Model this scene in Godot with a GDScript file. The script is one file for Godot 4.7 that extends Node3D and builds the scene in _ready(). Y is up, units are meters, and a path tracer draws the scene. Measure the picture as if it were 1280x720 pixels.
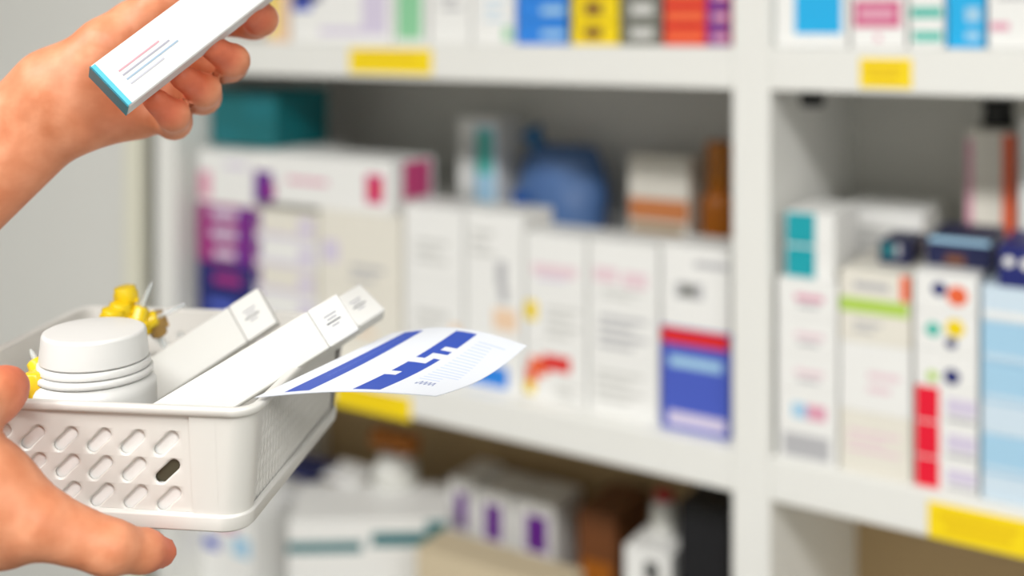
extends Node3D
# A pharmacy store room: white shelving full of medicine cartons, a hand holding a plastic basket and another hand holding a carton.
# Units are metres. Shelf things live in the shelf's own axes: x along the shelf, y up from the top of the middle board, z out into the room.

var shelf_frame := Transform3D()
var mats := {}
var meshes := {}
var used_names := {}
var rng := RandomNumberGenerator.new()

# ------------------------------------------------------------------ helpers
func numbered(called: String) -> String:
	if not used_names.has(called):
		used_names[called] = 0
		return called
	used_names[called] += 1
	return "%s_%03d" % [called, used_names[called]]

func thing(called: String, label: String, category: String, at: Transform3D, group := "") -> Node3D:
	var o := Node3D.new()
	o.name = numbered(called)
	add_child(o, true)
	o.transform = at
	o.set_meta("label", label)
	o.set_meta("category", category)
	if group != "":
		o.set_meta("group", group)
	return o

func part(called: String, mesh: Mesh, m: Material, parent: Node3D, at := Transform3D()) -> MeshInstance3D:
	var o := MeshInstance3D.new()
	o.name = called
	o.mesh = mesh
	o.material_override = m
	o.cast_shadow = GeometryInstance3D.SHADOW_CASTING_SETTING_ON
	parent.add_child(o, true)
	o.transform = at
	return o

func structure(called: String, mesh: Mesh, m: Material, at: Transform3D, label: String) -> MeshInstance3D:
	var o := part(called, mesh, m, self, at)
	o.set_meta("kind", "structure")
	o.set_meta("label", label)
	o.set_meta("category", called.split("_")[0])
	return o

func at(p: Vector3) -> Transform3D:
	return Transform3D(Basis(), p)

func on_shelf(p: Vector3, turn := 0.0) -> Transform3D:
	return shelf_frame * Transform3D(Basis(Vector3.UP, turn), p)

func paint(hex: String, rough := 0.5, metallic := 0.0) -> StandardMaterial3D:
	var key := "%s %.2f %.2f" % [hex, rough, metallic]
	if not mats.has(key):
		var m := StandardMaterial3D.new()
		m.albedo_color = Color(hex)
		m.roughness = rough
		m.metallic = metallic
		mats[key] = m
	return mats[key]

func clear_plastic(hex: String, alpha: float) -> StandardMaterial3D:
	var m := StandardMaterial3D.new()
	m.albedo_color = Color(Color(hex), alpha)
	m.transparency = BaseMaterial3D.TRANSPARENCY_ALPHA
	m.roughness = 0.08
	return m

func grain(base: String, other: String, scale: float, freq: float, seed_: int, rough := 0.5) -> StandardMaterial3D:
	var n := FastNoiseLite.new()
	n.seed = seed_
	n.frequency = freq
	n.fractal_octaves = 4
	var t := NoiseTexture2D.new()
	t.width = 256
	t.height = 256
	t.seamless = true
	t.noise = n
	var g := Gradient.new()
	g.set_color(0, Color(base))
	g.set_color(1, Color(other))
	t.color_ramp = g
	var m := StandardMaterial3D.new()
	m.albedo_texture = t
	m.uv1_triplanar = true
	m.uv1_scale = Vector3.ONE * scale
	m.roughness = rough
	return m

# an indexed mesh from points and quads or triangles, smooth or flat; faces are turned to point outwards where «inside» is given
class Shape:
	var v := PackedVector3Array()
	var idx := PackedInt32Array()
	var uv := PackedVector2Array()
	var colors := PackedColorArray()
	func add(p: Vector3, t := Vector2.ZERO) -> int:
		v.append(p)
		uv.append(t)
		return v.size() - 1
	func tri(a: int, b: int, c: int) -> void:
		idx.append_array([a, b, c])
	func quad(a: int, b: int, c: int, d: int) -> void:
		idx.append_array([a, b, c, a, c, d])
	func face(p: Array) -> void:      # a flat face of its own from 3 or 4 points
		var s := v.size()
		for q in p:
			add(q)
		tri(s, s + 1, s + 2)
		if p.size() == 4:
			tri(s, s + 2, s + 3)
	func mesh(with_uv := false) -> ArrayMesh:
		var n := PackedVector3Array()
		n.resize(v.size())
		for i in range(0, idx.size(), 3):
			var a := idx[i]
			var b := idx[i + 1]
			var c := idx[i + 2]
			var k := (v[c] - v[a]).cross(v[b] - v[a])
			n[a] += k
			n[b] += k
			n[c] += k
		for i in n.size():
			n[i] = n[i].normalized() if n[i].length_squared() > 0.0 else Vector3.UP
		var arrays := []
		arrays.resize(Mesh.ARRAY_MAX)
		arrays[Mesh.ARRAY_VERTEX] = v
		arrays[Mesh.ARRAY_NORMAL] = n
		arrays[Mesh.ARRAY_INDEX] = idx
		if with_uv:
			arrays[Mesh.ARRAY_TEX_UV] = uv
		if colors.size() == v.size():
			arrays[Mesh.ARRAY_COLOR] = colors
		var m := ArrayMesh.new()
		m.add_surface_from_arrays(Mesh.PRIMITIVE_TRIANGLES, arrays)
		return m
	func outward(p: Array, centre: Vector3) -> void:
		var mid := Vector3.ZERO
		for q in p:
			mid += q
		mid /= p.size()
		var k: Vector3 = (p[2] - p[0]).cross(p[1] - p[0])
		if k.dot(mid - centre) < 0.0:
			p.reverse()
		face(p)

# a box with chamfered edges, centred
func block(size: Vector3, bevel := 0.0008) -> ArrayMesh:
	var key := "b%.4f %.4f %.4f %.4f" % [size.x, size.y, size.z, bevel]
	if meshes.has(key):
		return meshes[key]
	var h := size / 2.0
	var b := minf(bevel, minf(h.x, minf(h.y, h.z)) * 0.6)
	var s := Shape.new()
	var c := func(i: int, axis: int) -> Vector3:
		var e := Vector3(h.x if i & 1 else -h.x, h.y if i & 2 else -h.y, h.z if i & 4 else -h.z)
		for k in 3:
			if k != axis:
				e[k] -= signf(e[k]) * b
		return e
	for axis in 3:
		var o1 := 1 << ((axis + 1) % 3)
		var o2 := 1 << ((axis + 2) % 3)
		for side in 2:
			var base := (1 << axis) * side
			s.outward([c.call(base, axis), c.call(base | o1, axis), c.call(base | o1 | o2, axis), c.call(base | o2, axis)], Vector3.ZERO)
		for k in 4:   # the edges that run along this axis
			var e := (o1 if k & 1 else 0) | (o2 if k & 2 else 0)
			var far := e | (1 << axis)
			s.outward([c.call(e, (axis + 1) % 3), c.call(far, (axis + 1) % 3), c.call(far, (axis + 2) % 3), c.call(e, (axis + 2) % 3)], Vector3.ZERO)
	for i in 8:
		s.outward([c.call(i, 0), c.call(i, 1), c.call(i, 2)], Vector3.ZERO)
	meshes[key] = s.mesh()
	return meshes[key]

# a turned shape: profile of (radius, height) points from bottom to top
func lathe(profile: Array, sides := 40, waves := 0, depth := 0.0, w0 := 0, w1 := 0) -> ArrayMesh:
	var s := Shape.new()
	for k in profile.size():
		for i in sides:
			var f := TAU * i / sides
			var r: float = profile[k].x
			if waves > 0 and k >= w0 and k <= w1:
				r += depth * (0.5 + 0.5 * cos(f * waves))
			s.add(Vector3(cos(f) * r, profile[k].y, sin(f) * r))
	for k in profile.size() - 1:
		for i in sides:
			var j := (i + 1) % sides
			s.quad(k * sides + i, k * sides + j, (k + 1) * sides + j, (k + 1) * sides + i)
	return s.mesh()

# a tube through points with a radius at each
func tube(pts: Array, radii: Array, sides := 12, closed := false) -> ArrayMesh:
	var s := Shape.new()
	var n := pts.size()
	var up := Vector3.UP
	for k in n:
		var a: Vector3 = pts[(k - 1 + n) % n] if closed or k > 0 else pts[0]
		var b: Vector3 = pts[(k + 1) % n] if closed or k < n - 1 else pts[n - 1]
		var d := (b - a).normalized()
		if absf(d.dot(up)) > 0.95:
			up = Vector3.RIGHT
		var x := d.cross(up).normalized()
		var y := x.cross(d).normalized()
		for i in sides:
			var f := TAU * i / sides
			s.add(pts[k] + (x * cos(f) + y * sin(f)) * float(radii[k]))
	for k in (n if closed else n - 1):
		for i in sides:
			var j := (i + 1) % sides
			var q := (k + 1) % n
			s.quad(k * sides + i, q * sides + i, q * sides + j, k * sides + j)
	if not closed:
		for e in [0, n - 1]:
			var m: int = s.add(pts[e])
			for i in sides:
				var j: int = (i + 1) % sides
				if e == 0:
					s.tri(m, i, j)
				else:
					s.tri(m, e * sides + j, e * sides + i)
	return s.mesh()

# ------------------------------------------------------------------ bodies: a smooth skin over tapered bones
# groups[0] is the palm and arm; the others are the fingers, which stay apart from each other. A bone is [a, b, radius a, radius b].
func skin_mesh(groups: Array, cell: float, blush: Array) -> ArrayMesh:
	var lo := Vector3.ONE * 1e9
	var hi := -lo
	for g in groups:
		for b in g:
			var r: float = maxf(b[2], b[3])
			lo = lo.min(b[0] - Vector3.ONE * r).min(b[1] - Vector3.ONE * r)
			hi = hi.max(b[0] + Vector3.ONE * r).max(b[1] + Vector3.ONE * r)
	lo -= Vector3.ONE * cell * 4.0
	hi += Vector3.ONE * cell * 4.0
	var nx := int((hi.x - lo.x) / cell) + 2
	var ny := int((hi.y - lo.y) / cell) + 2
	var nz := int((hi.z - lo.z) / cell) + 2
	var total := nx * ny * nz
	var big := 0.03
	var palm := PackedFloat32Array()
	palm.resize(total)
	palm.fill(big)
	var fingers := PackedFloat32Array()
	fingers.resize(total)
	fingers.fill(big)
	for gi in groups.size():
		var field := PackedFloat32Array()
		if gi > 0:
			field.resize(total)
			field.fill(big)
		var k := 0.012 if gi == 0 else 0.0045
		var glo := Vector3i(nx, ny, nz)
		var ghi := Vector3i.ZERO
		for b in groups[gi]:
			var pa: Vector3 = b[0]
			var pb: Vector3 = b[1]
			var ra: float = b[2]
			var rb: float = b[3]
			var ab := pb - pa
			var l2 := maxf(ab.length_squared(), 1e-9)
			var m := maxf(ra, rb) + 0.014
			var blo := ((pa.min(pb) - Vector3.ONE * m - lo) / cell).floor()
			var bhi := ((pa.max(pb) + Vector3.ONE * m - lo) / cell).ceil()
			var x0 := maxi(int(blo.x), 0)
			var y0 := maxi(int(blo.y), 0)
			var z0 := maxi(int(blo.z), 0)
			var x1 := mini(int(bhi.x), nx - 1)
			var y1 := mini(int(bhi.y), ny - 1)
			var z1 := mini(int(bhi.z), nz - 1)
			glo = glo.min(Vector3i(x0, y0, z0))
			ghi = ghi.max(Vector3i(x1, y1, z1))
			for z in range(z0, z1 + 1):
				for y in range(y0, y1 + 1):
					var row := (z * ny + y) * nx
					for x in range(x0, x1 + 1):
						var p := lo + Vector3(x, y, z) * cell - pa
						var t := clampf(p.dot(ab) / l2, 0.0, 1.0)
						var d := (p - ab * t).length() - ra - (rb - ra) * t
						if d > 0.014:
							continue
						var was := palm[row + x] if gi == 0 else field[row + x]
						var h := maxf(k - absf(d - was), 0.0) / k
						var now := minf(d, was) - h * h * k * 0.25
						if gi == 0:
							palm[row + x] = now
						else:
							field[row + x] = now
		if gi > 0:
			for z in range(glo.z, ghi.z + 1):
				for y in range(glo.y, ghi.y + 1):
					var row := (z * ny + y) * nx
					for x in range(glo.x, ghi.x + 1):
						var d := field[row + x]
						var was := fingers[row + x]
						if d < big or was < big:
							var h := maxf(0.0012 - absf(d - was), 0.0) / 0.0012
							fingers[row + x] = minf(d, was) - h * h * 0.0003
	for i in total:
		var d := fingers[i]
		if d < big:
			var was := palm[i]
			var h := maxf(0.007 - absf(d - was), 0.0) / 0.007
			palm[i] = minf(d, was) - h * h * 0.00175
	var s := Shape.new()
	var at_cell := {}
	var step := [0, 1, nx, nx + 1, nx * ny, nx * ny + 1, nx * ny + nx, nx * ny + nx + 1]
	var edges := [[0, 1], [2, 3], [4, 5], [6, 7], [0, 2], [1, 3], [4, 6], [5, 7], [0, 4], [1, 5], [2, 6], [3, 7]]
	var near := cell * 1.8
	for z in nz - 1:
		for y in ny - 1:
			var row := (z * ny + y) * nx
			for x in nx - 1:
				var i := row + x
				if absf(palm[i]) > near:
					continue
				var sum := Vector3.ZERO
				var n := 0
				for e in edges:
					var fa := palm[i + step[e[0]]]
					var fb := palm[i + step[e[1]]]
					if (fa < 0.0) != (fb < 0.0):
						var t := fa / (fa - fb)
						var ca := Vector3(e[0] & 1, (e[0] >> 1) & 1, e[0] >> 2)
						var cb := Vector3(e[1] & 1, (e[1] >> 1) & 1, e[1] >> 2)
						sum += ca.lerp(cb, t)
						n += 1
				if n:
					var p := lo + (Vector3(x, y, z) + sum / n) * cell
					at_cell[i] = s.add(p)
					var red := 0.0
					for b in blush:
						red = maxf(red, 1.0 - smoothstep(b[1] * 0.4, b[1], p.distance_to(b[0])))
					s.colors.append(Color(1, 1, 1).lerp(Color(1.0, 0.62, 0.58), red))
	for i in at_cell:
		var f := palm[i]
		for axis in 3:
			var d: int = [1, nx, nx * ny][axis]
			var e1: int = [nx, nx * ny, 1][axis]
			var e2: int = [nx * ny, 1, nx][axis]
			if (f < 0.0) == (palm[i + d] < 0.0):
				continue
			if not (at_cell.has(i - e1) and at_cell.has(i - e2) and at_cell.has(i - e1 - e2)):
				continue
			var q := [at_cell[i], at_cell[i - e1], at_cell[i - e1 - e2], at_cell[i - e2]]
			if f >= 0.0:
				q.reverse()
			s.quad(q[0], q[1], q[2], q[3])
	return s.mesh()

# ------------------------------------------------------------------ cartons
func carton(called: String, label: String, category: String, group: String, x0: float, x1: float, y0: float, y1: float, z: float, deep: float, hex: String, prints: Array, turn := 0.0) -> void:
	var size := Vector3(x1 - x0, y1 - y0, deep)
	var t := thing(called, label, category, on_shelf(Vector3((x0 + x1) / 2.0, y0, z - deep / 2.0), turn), group)
	part("body", block(size), paint(hex, 0.45), t, at(Vector3(0, size.y / 2.0, 0)))
	var layer := 0
	for p in prints:
		layer += 1
		var w: float = (p[3] - p[1]) * size.x
		var h: float = (p[4] - p[2]) * size.y
		var c := Vector3((p[1] + p[3] - 1.0) * 0.5 * size.x, (p[2] + p[4]) * 0.5 * size.y, size.z / 2.0 + 0.00008 + layer * 0.00004)
		if p[0] == "printed_dot":
			var d := minf(w, h) / 2.0
			part(p[0], lathe([Vector2(0, -0.0002), Vector2(d, -0.0002), Vector2(d, 0.00012), Vector2(0, 0.00012)], 20), paint(p[5], 0.45), t, Transform3D(Basis(Vector3.RIGHT, PI / 2.0), c))
		elif p[0] == "side_panel":
			var l: float = (p[3] - p[1]) * size.z
			part(p[0], block(Vector3(0.0003, h, l), 0.0001), paint(p[5], 0.45), t, at(Vector3(size.x / 2.0 + 0.0001, c.y, size.z * (0.5 - (p[1] + p[3]) * 0.5))))
		else:
			part(p[0], block(Vector3(w, h, 0.0003), 0.0001), paint(p[5], 0.45), t, at(c))

func shelf_label(parent: Node3D, label: String, x0: float, x1: float, y0: float, y1: float, lines: int) -> void:
	var o := part("shelf_label", block(Vector3(x1 - x0, y1 - y0, 0.0012), 0.0003), paint("ffdf0f", 0.4), parent, at(Vector3((x0 + x1) / 2.0, (y0 + y1) / 2.0, 0.0007)))
	o.set_meta("label", label)
	for i in lines:
		var h := (y1 - y0) * 0.16
		part("text_line", block(Vector3((x1 - x0) * (0.72 - 0.12 * (i % 2)), h, 0.0003), 0.0001), paint("ebc200", 0.5), o, at(Vector3(-(x1 - x0) * 0.04, (y1 - y0) * (0.16 - 0.3 * i), 0.0007)))

# ------------------------------------------------------------------ the basket
const BASKET_RIM := 0.086      # half width of the rim's outer edge
const BASKET_FOOT := 0.0765    # half width at the foot
const BASKET_HIGH := 0.059
const BASKET_CORNER := 0.0095

func basket_half(h: float) -> float:
	return lerpf(BASKET_FOOT, BASKET_RIM - 0.003, h / BASKET_HIGH)

# a point of one wall: a along it from its middle, h up, out of the surface
func wall_point(side: int, a: float, h: float, out: float) -> Vector3:
	return Vector3(a, h, basket_half(h) + out).rotated(Vector3.UP, side * PI / 2.0)

func perforated_wall(side: int) -> ArrayMesh:
	var s := Shape.new()
	var cols := 7
	var rows := 3
	var dx := 0.0162
	var h0 := 0.0072
	var dh := 0.0132
	var thick := 0.0016
	var n := 32
	var x_start := -0.5 * cols * dx - (0.0062 if side == 0 else 0.0)
	for r in rows:
		for c in cols:
			var ca := x_start + (c + 0.5) * dx
			var ch := h0 + (r + 0.5) * dh
			var rings := [[], [], [], [], []]
			for i in n:
				var f := TAU * (i + 0.5) / n
				var dir := Vector2(cos(f), sin(f))
				var reach := minf(dx * 0.5 / maxf(absf(dir.x), 1e-6), dh * 0.5 / maxf(absf(dir.y), 1e-6))
				var rect := dir * reach
				for k in 3:
					var grow: float = [0.00085, 0.0, 0.0][k]
					# a slanting pill: half length 4.6 mm between its round ends
					var axis := Vector2(cos(0.75), sin(0.75))
					var rad := 0.00275 + grow
					var half := 0.0046
					var along := absf(dir.dot(axis))
					var across := absf(dir.cross(axis))
					var hit := 0.0
					if across * half <= rad * along and along > 1e-6:
						var disc := rad * rad - half * half * across * across
						hit = half * along + sqrt(maxf(disc, 0.0))
					else:
						hit = rad / maxf(across, 1e-6)
					var pill := dir * hit
					rings[1 + k].append(wall_point(side, ca + pill.x, ch + pill.y, [0.0, -0.0007, -thick][k]))
				rings[0].append(wall_point(side, ca + rect.x, ch + rect.y, 0.0))
				rings[4].append(wall_point(side, ca + rect.x, ch + rect.y, -thick))
			var base := s.v.size()
			for k in 5:
				for i in n:
					s.add(rings[k][i])
			for k in 4:
				for i in n:
					var j := (i + 1) % n
					s.quad(base + k * n + i, base + (k + 1) * n + i, base + (k + 1) * n + j, base + k * n + j)
			# the cell's four corners, which the rays miss
			for q in [[-1, -1], [1, -1], [1, 1], [-1, 1]]:
				var corner := wall_point(side, ca + q[0] * dx * 0.5, ch + q[1] * dh * 0.5, 0.0)
				var inner := wall_point(side, ca + q[0] * dx * 0.5, ch + q[1] * dh * 0.5, -thick)
				var best := 0
				var d := 1e9
				for i in n:
					var j := (i + 1) % n
					var m: Vector3 = (rings[0][i] + rings[0][j]) / 2.0
					if m.distance_to(corner) < d:
						d = m.distance_to(corner)
						best = i
				var nx := (best + 1) % n
				var a := s.add(corner)
				s.tri(a, base + best, base + nx)
				var b := s.add(inner)
				s.tri(b, base + 4 * n + nx, base + 4 * n + best)
	# plain strips round the perforated field
	var xa := x_start
	var xb := x_start + cols * dx
	var hl := h0
	var hh := h0 + rows * dh
	var ends := BASKET_FOOT - BASKET_CORNER
	for strip in [[-ends, ends, 0.0, hl], [-ends, ends, hh, BASKET_HIGH - 0.001], [-ends - 0.004, xa, hl, hh], [xb, ends + 0.004, hl, hh]]:
		for face_out in [0.0, -thick]:
			var pts := [wall_point(side, strip[0], strip[2], face_out), wall_point(side, strip[1], strip[2], face_out), wall_point(side, strip[1], strip[3], face_out), wall_point(side, strip[0], strip[3], face_out)]
			if face_out == 0.0:
				pts.reverse()
			s.face(pts)
	return s.mesh()

# a side wall of fine upright ribs
func ribbed_wall(side: int) -> ArrayMesh:
	var s := Shape.new()
	var ends := BASKET_FOOT - BASKET_CORNER
	var n := 300
	var m := 10
	for layer in 2:
		var b := s.v.size()
		for k in m + 1:
			for i in n + 1:
				var a := lerpf(-ends, ends, float(i) / n)
				var h := (BASKET_HIGH - 0.001) * k / m
				var rib := (0.0013 * smoothstep(0.55, 0.8, absf(sin((a + h * 0.2) * PI / 0.0045)))) if k > 0 and k < m else 0.0
				s.add(wall_point(side, a, h, -0.0016 if layer else -rib))
		for k in m:
			for i in n:
				var q := b + k * (n + 1) + i
				if layer == 0:
					s.quad(q, q + n + 1, q + n + 2, q + 1)
				else:
					s.quad(q, q + 1, q + n + 2, q + n + 1)
	return s.mesh()

# the outline of the basket at a height, grown by «out», as a rounded square
func basket_ring(h: float, out: float, steps := 10) -> Array:
	var pts := []
	var half := basket_half(h) + out
	var rad := BASKET_CORNER + out
	for q in 4:
		for i in steps + 1:
			var f := PI / 2.0 * i / steps
			var c := Vector3(half - rad, h, half - rad) + Vector3(sin(f), 0, cos(f)) * rad
			pts.append(c.rotated(Vector3.UP, q * PI / 2.0))
	return pts

func ring_sweep(levels: Array) -> ArrayMesh:     # levels of [height, out]
	var s := Shape.new()
	var n := 0
	for l in levels:
		var ring := basket_ring(l[0], l[1])
		n = ring.size()
		for p in ring:
			s.add(p)
	for k in levels.size() - 1:
		for i in n:
			var j := (i + 1) % n
			s.quad(k * n + i, (k + 1) * n + i, (k + 1) * n + j, k * n + j)
	return s.mesh()

func basket_corner(q: int) -> ArrayMesh:
	var s := Shape.new()
	var steps := 10
	for out in [0.0013, -0.0016]:
		var b := s.v.size()
		for k in 9:
			var h := BASKET_HIGH * k / 8.0 - (0.001 if k == 8 else 0.0)
			var half: float = basket_half(h) + out
			var rad: float = BASKET_CORNER + out
			# a short flat run on both sides covers the widening of the walls
			var run: float = half - rad - (BASKET_FOOT - BASKET_CORNER) + 0.0003
			var line := [Vector3(half - rad - run, h, half)]
			for i in steps + 1:
				var f := PI / 2.0 * i / steps
				line.append(Vector3(half - rad, h, half - rad) + Vector3(sin(f), 0, cos(f)) * rad)
			line.append(Vector3(half, h, half - rad - run))
			for p in line:
				s.add(p.rotated(Vector3.UP, q * PI / 2.0))
		var n := steps + 3
		for k in 8:
			for i in n - 1:
				var a := b + k * n + i
				if out > 0.0:
					s.quad(a, a + n, a + n + 1, a + 1)
				else:
					s.quad(a, a + 1, a + n + 1, a + n)
	return s.mesh()

func end_panel(side: int, a: float, b: float) -> ArrayMesh:
	var s := Shape.new()
	var x0 := minf(a, b)
	var x1 := maxf(a, b)
	var top := BASKET_HIGH - 0.003
	for f in [[x0, x1, 0.0013, 0.0013], [x1, x1, 0.0013, -0.0002], [x0, x0, -0.0002, 0.0013]]:
		s.face([wall_point(side, f[0], top, f[2]), wall_point(side, f[1], top, f[3]), wall_point(side, f[1], 0.006, f[3]), wall_point(side, f[0], 0.006, f[2])])
	return s.mesh()

func basket(frame: Transform3D, plastic: Material) -> void:
	var t := thing("plastic_basket", "white plastic basket with slanted oval slots, held by a hand and full of medicine packs", "basket", frame)
	for side in 4:
		if side % 2 == 0:
			part("slotted_wall", perforated_wall(side), plastic, t)
			for q in [-1, 1]:
				part("end_panel", end_panel(side, q * 0.0668, q * (0.0575 if side != 0 or q < 0 else 0.0545)), plastic, t)
		else:
			part("ribbed_wall", ribbed_wall(side), plastic, t)
		part("corner", basket_corner(side), plastic, t)
	part("rim", ring_sweep([[BASKET_HIGH - 0.0042, 0.0002], [BASKET_HIGH - 0.0044, 0.0022], [BASKET_HIGH - 0.0034, 0.0032], [BASKET_HIGH - 0.0012, 0.0034], [BASKET_HIGH - 0.0002, 0.0026], [BASKET_HIGH, 0.0010], [BASKET_HIGH - 0.0002, -0.0008], [BASKET_HIGH - 0.0012, -0.0018]]), plastic, t)
	var foot := part("foot_band", ring_sweep([[0.0082, 0.0002], [0.0078, 0.0022], [0.0068, 0.0028], [0.0012, 0.0028], [0.0, 0.0016], [0.0, -0.004]]), plastic, t)
	foot.set_meta("label", "plain raised band round the basket's foot")
	var s := Shape.new()
	var ring := basket_ring(0.0, -0.001)
	for y in [0.0002, 0.0022]:
		var c := s.add(Vector3(0, y, 0))
		for p in ring:
			s.add(Vector3(p.x, y, p.z))
		for i in ring.size():
			var j: int = (i + 1) % ring.size()
			if y > 0.001:
				s.tri(c, c + 1 + j, c + 1 + i)
			else:
				s.tri(c, c + 1 + i, c + 1 + j)
	part("floor_plate", s.mesh(), plastic, t)

# ------------------------------------------------------------------ things in and over the basket
# a slim carton lying along a slope: its own x runs along it to the flap end, y across it, z out of its printed face
func slim_carton(label: String, frame: Transform3D, size: Vector3, group := "", flap := 0.019) -> Node3D:
	var t := thing("slim_carton", label, "box", frame, group)
	var card := paint("dcdcd8", 0.42)
	var body_len := size.x - flap
	part("body", block(Vector3(body_len, size.y, size.z), 0.0006), card, t, at(Vector3(-flap / 2.0 - 0.00015, 0, 0)))
	var f := part("end_flap", block(Vector3(flap - 0.0003, size.y, size.z), 0.0006), paint("e1e1de", 0.42), t, at(Vector3(size.x / 2.0 - flap / 2.0, 0, 0)))
	f.set_meta("label", "end flap with small grey lettering")
	for i in 4:
		part("text_line", block(Vector3(flap * [0.4, 0.3, 0.46, 0.24][i], 0.0008, 0.0002), 0.00005), paint("a5a5ac" if i != 2 else "6b6c72", 0.5), f, at(Vector3(flap * -0.02, size.y * (0.16 - 0.09 * i), size.z / 2.0 + 0.0001)))
	return t

func capped_needle(label: String, from: Vector3, to: Vector3, hub: String, group: String) -> void:
	var d := (to - from).normalized()
	var t := thing("capped_needle", label, "needle", at(from), group)
	part("hub", tube([d * -0.0082, d * -0.0074, d * -0.0015, d * 0.0, d * 0.005, d * 0.006], [0.0042, 0.0062, 0.0064, 0.005, 0.0046, 0.003], 8), paint(hub, 0.25), t)
	part("wing", block(Vector3(0.013, 0.0024, 0.008), 0.0005), paint(hub, 0.25), t, Transform3D(Basis(Quaternion(Vector3.RIGHT, d.cross(Vector3(0.3, 0.2, 0.9)).normalized())), d * -0.0015))
	part("sheath", tube([d * 0.0042, d * (from.distance_to(to) * 0.8), to - from], [0.0016, 0.0012, 0.0004], 8), clear_plastic("e8f0f4", 0.35), t)

# ------------------------------------------------------------------ the scene
func _ready() -> void:
	rng.seed = 7
	# camera: a shift lens, level, focused on the basket
	var lens := CameraAttributesPhysical.new()
	lens.frustum_focal_length = 50.0
	lens.frustum_focus_distance = 0.53
	lens.frustum_near = 0.05
	lens.frustum_far = 50.0
	lens.exposure_aperture = 3.7
	var cam := Camera3D.new()
	cam.name = "camera"
	add_child(cam)
	cam.attributes = lens
	cam.position = Vector3(0, 1.5, 0)
	cam.projection = Camera3D.PROJECTION_FRUSTUM
	cam.near = 0.05
	cam.far = 50.0
	cam.size = 0.05 * 720.0 / 1400.0
	cam.frustum_offset = Vector2(0, -0.05 * 325.0 / 1400.0)
	cam.current = true
	var env := Environment.new()
	env.background_mode = Environment.BG_COLOR
	env.background_color = Color(0.02, 0.02, 0.02)
	env.tonemap_mode = Environment.TONE_MAPPER_LINEAR
	env.tonemap_exposure = 1.0
	env.sdfgi_enabled = true
	env.ssao_enabled = true
	env.ssil_enabled = true
	var we := WorldEnvironment.new()
	we.name = "environment"
	we.environment = env
	add_child(we)
	shelf_frame = Transform3D(Basis(Vector3.UP, -deg_to_rad(32.0)), Vector3(0.2259, 1.0676, -1.15))
	var ceiling_y := 2.62 - 1.0676
	ceiling_lights(ceiling_y)
	room(ceiling_y)
	shelving()
	cartons()
	loose_shelf_things()
	var frame := Transform3D(Basis(Vector3.UP, -deg_to_rad(6.84)), Vector3(-0.1903, 1.2702, -0.5959))
	basket(frame, paint("dbd9d4", 0.38))
	basket_contents(frame)
	held_carton()
	hands()

func ceiling_lights(y: float) -> void:
	var glow := StandardMaterial3D.new()
	glow.albedo_color = Color(1, 1, 1)
	glow.emission_enabled = true
	glow.emission = Color(1.0, 0.99, 0.96)
	glow.emission_energy_multiplier = 1.5
	for k in 3:
		var spot := Vector3([-0.6, 0.9, 2.3][k], y, 1.8)
		var t := thing("ceiling_light", "long white ceiling light panel " + ["nearest the plain pale wall", "facing the centre upright", "at the aisle's other end"][k], "ceiling light", on_shelf(spot), "ceiling panels above the aisle")
		part("frame", block(Vector3(1.24, 0.05, 0.44), 0.004), paint("e4e4e2", 0.4), t, at(Vector3(0, -0.025, 0)))
		part("diffuser", block(Vector3(1.16, 0.012, 0.36), 0.003), glow, t, at(Vector3(0, -0.053, 0)))
		var l := AreaLight3D.new()
		l.name = "panel_light"
		l.area_size = Vector2(1.14, 0.34)
		l.area_normalize_energy = true
		l.light_color = Color(1.0, 0.995, 0.985)
		l.light_energy = 3.4
		l.area_range = 12.0
		l.area_attenuation = 2.0
		l.shadow_enabled = true
		t.add_child(l, true)
		l.transform = Transform3D(Basis(Vector3.RIGHT, -PI / 2.0), Vector3(0, -0.064, 0))

func room(y: float) -> void:
	var white := paint("dededa", 0.8)
	var floor_y := -1.0676
	structure("floor", block(Vector3(6.5, 0.1, 4.6)), grain("6d6b66", "7f7d78", 1.4, 0.02, 3, 0.6), on_shelf(Vector3(0.15, floor_y - 0.05, 1.6)), "grey speckled vinyl floor of the store room")
	structure("ceiling", block(Vector3(6.5, 0.1, 4.6)), paint("e6e6e2", 0.9), on_shelf(Vector3(0.15, y + 0.05, 1.6)), "white plain ceiling of the store room")
	var mid := (y + floor_y) / 2.0
	var high := y - floor_y
	structure("wall_back", block(Vector3(6.5, high, 0.1)), white, on_shelf(Vector3(0.15, mid, -0.42)), "white painted wall behind the shelving")
	structure("wall_front", block(Vector3(6.5, high, 0.1)), white, on_shelf(Vector3(0.15, mid, 3.75)), "white painted wall facing the shelving")
	structure("wall_left", block(Vector3(0.1, high, 4.1)), white, on_shelf(Vector3(-2.95, mid, 1.7)), "white painted end wall of the aisle")
	structure("wall_right", block(Vector3(0.1, high, 4.1)), white, on_shelf(Vector3(3.25, mid, 1.7)), "white painted wall at the aisle's other end")
	# the plain closed front beside the shelving: flush panels and a cream strip
	structure("wall_side", block(Vector3(1.94, high - 0.004, 0.33), 0.002), white, on_shelf(Vector3(-1.925, mid, -0.185)), "plain pale wall beside the shelving")
	structure("trim_1", block(Vector3(0.035, high - 0.01, 0.022), 0.003), paint("e6e4d3", 0.5), on_shelf(Vector3(-0.9275, mid, -0.013)), "cream upright trim strip beside the shelving")

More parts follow.
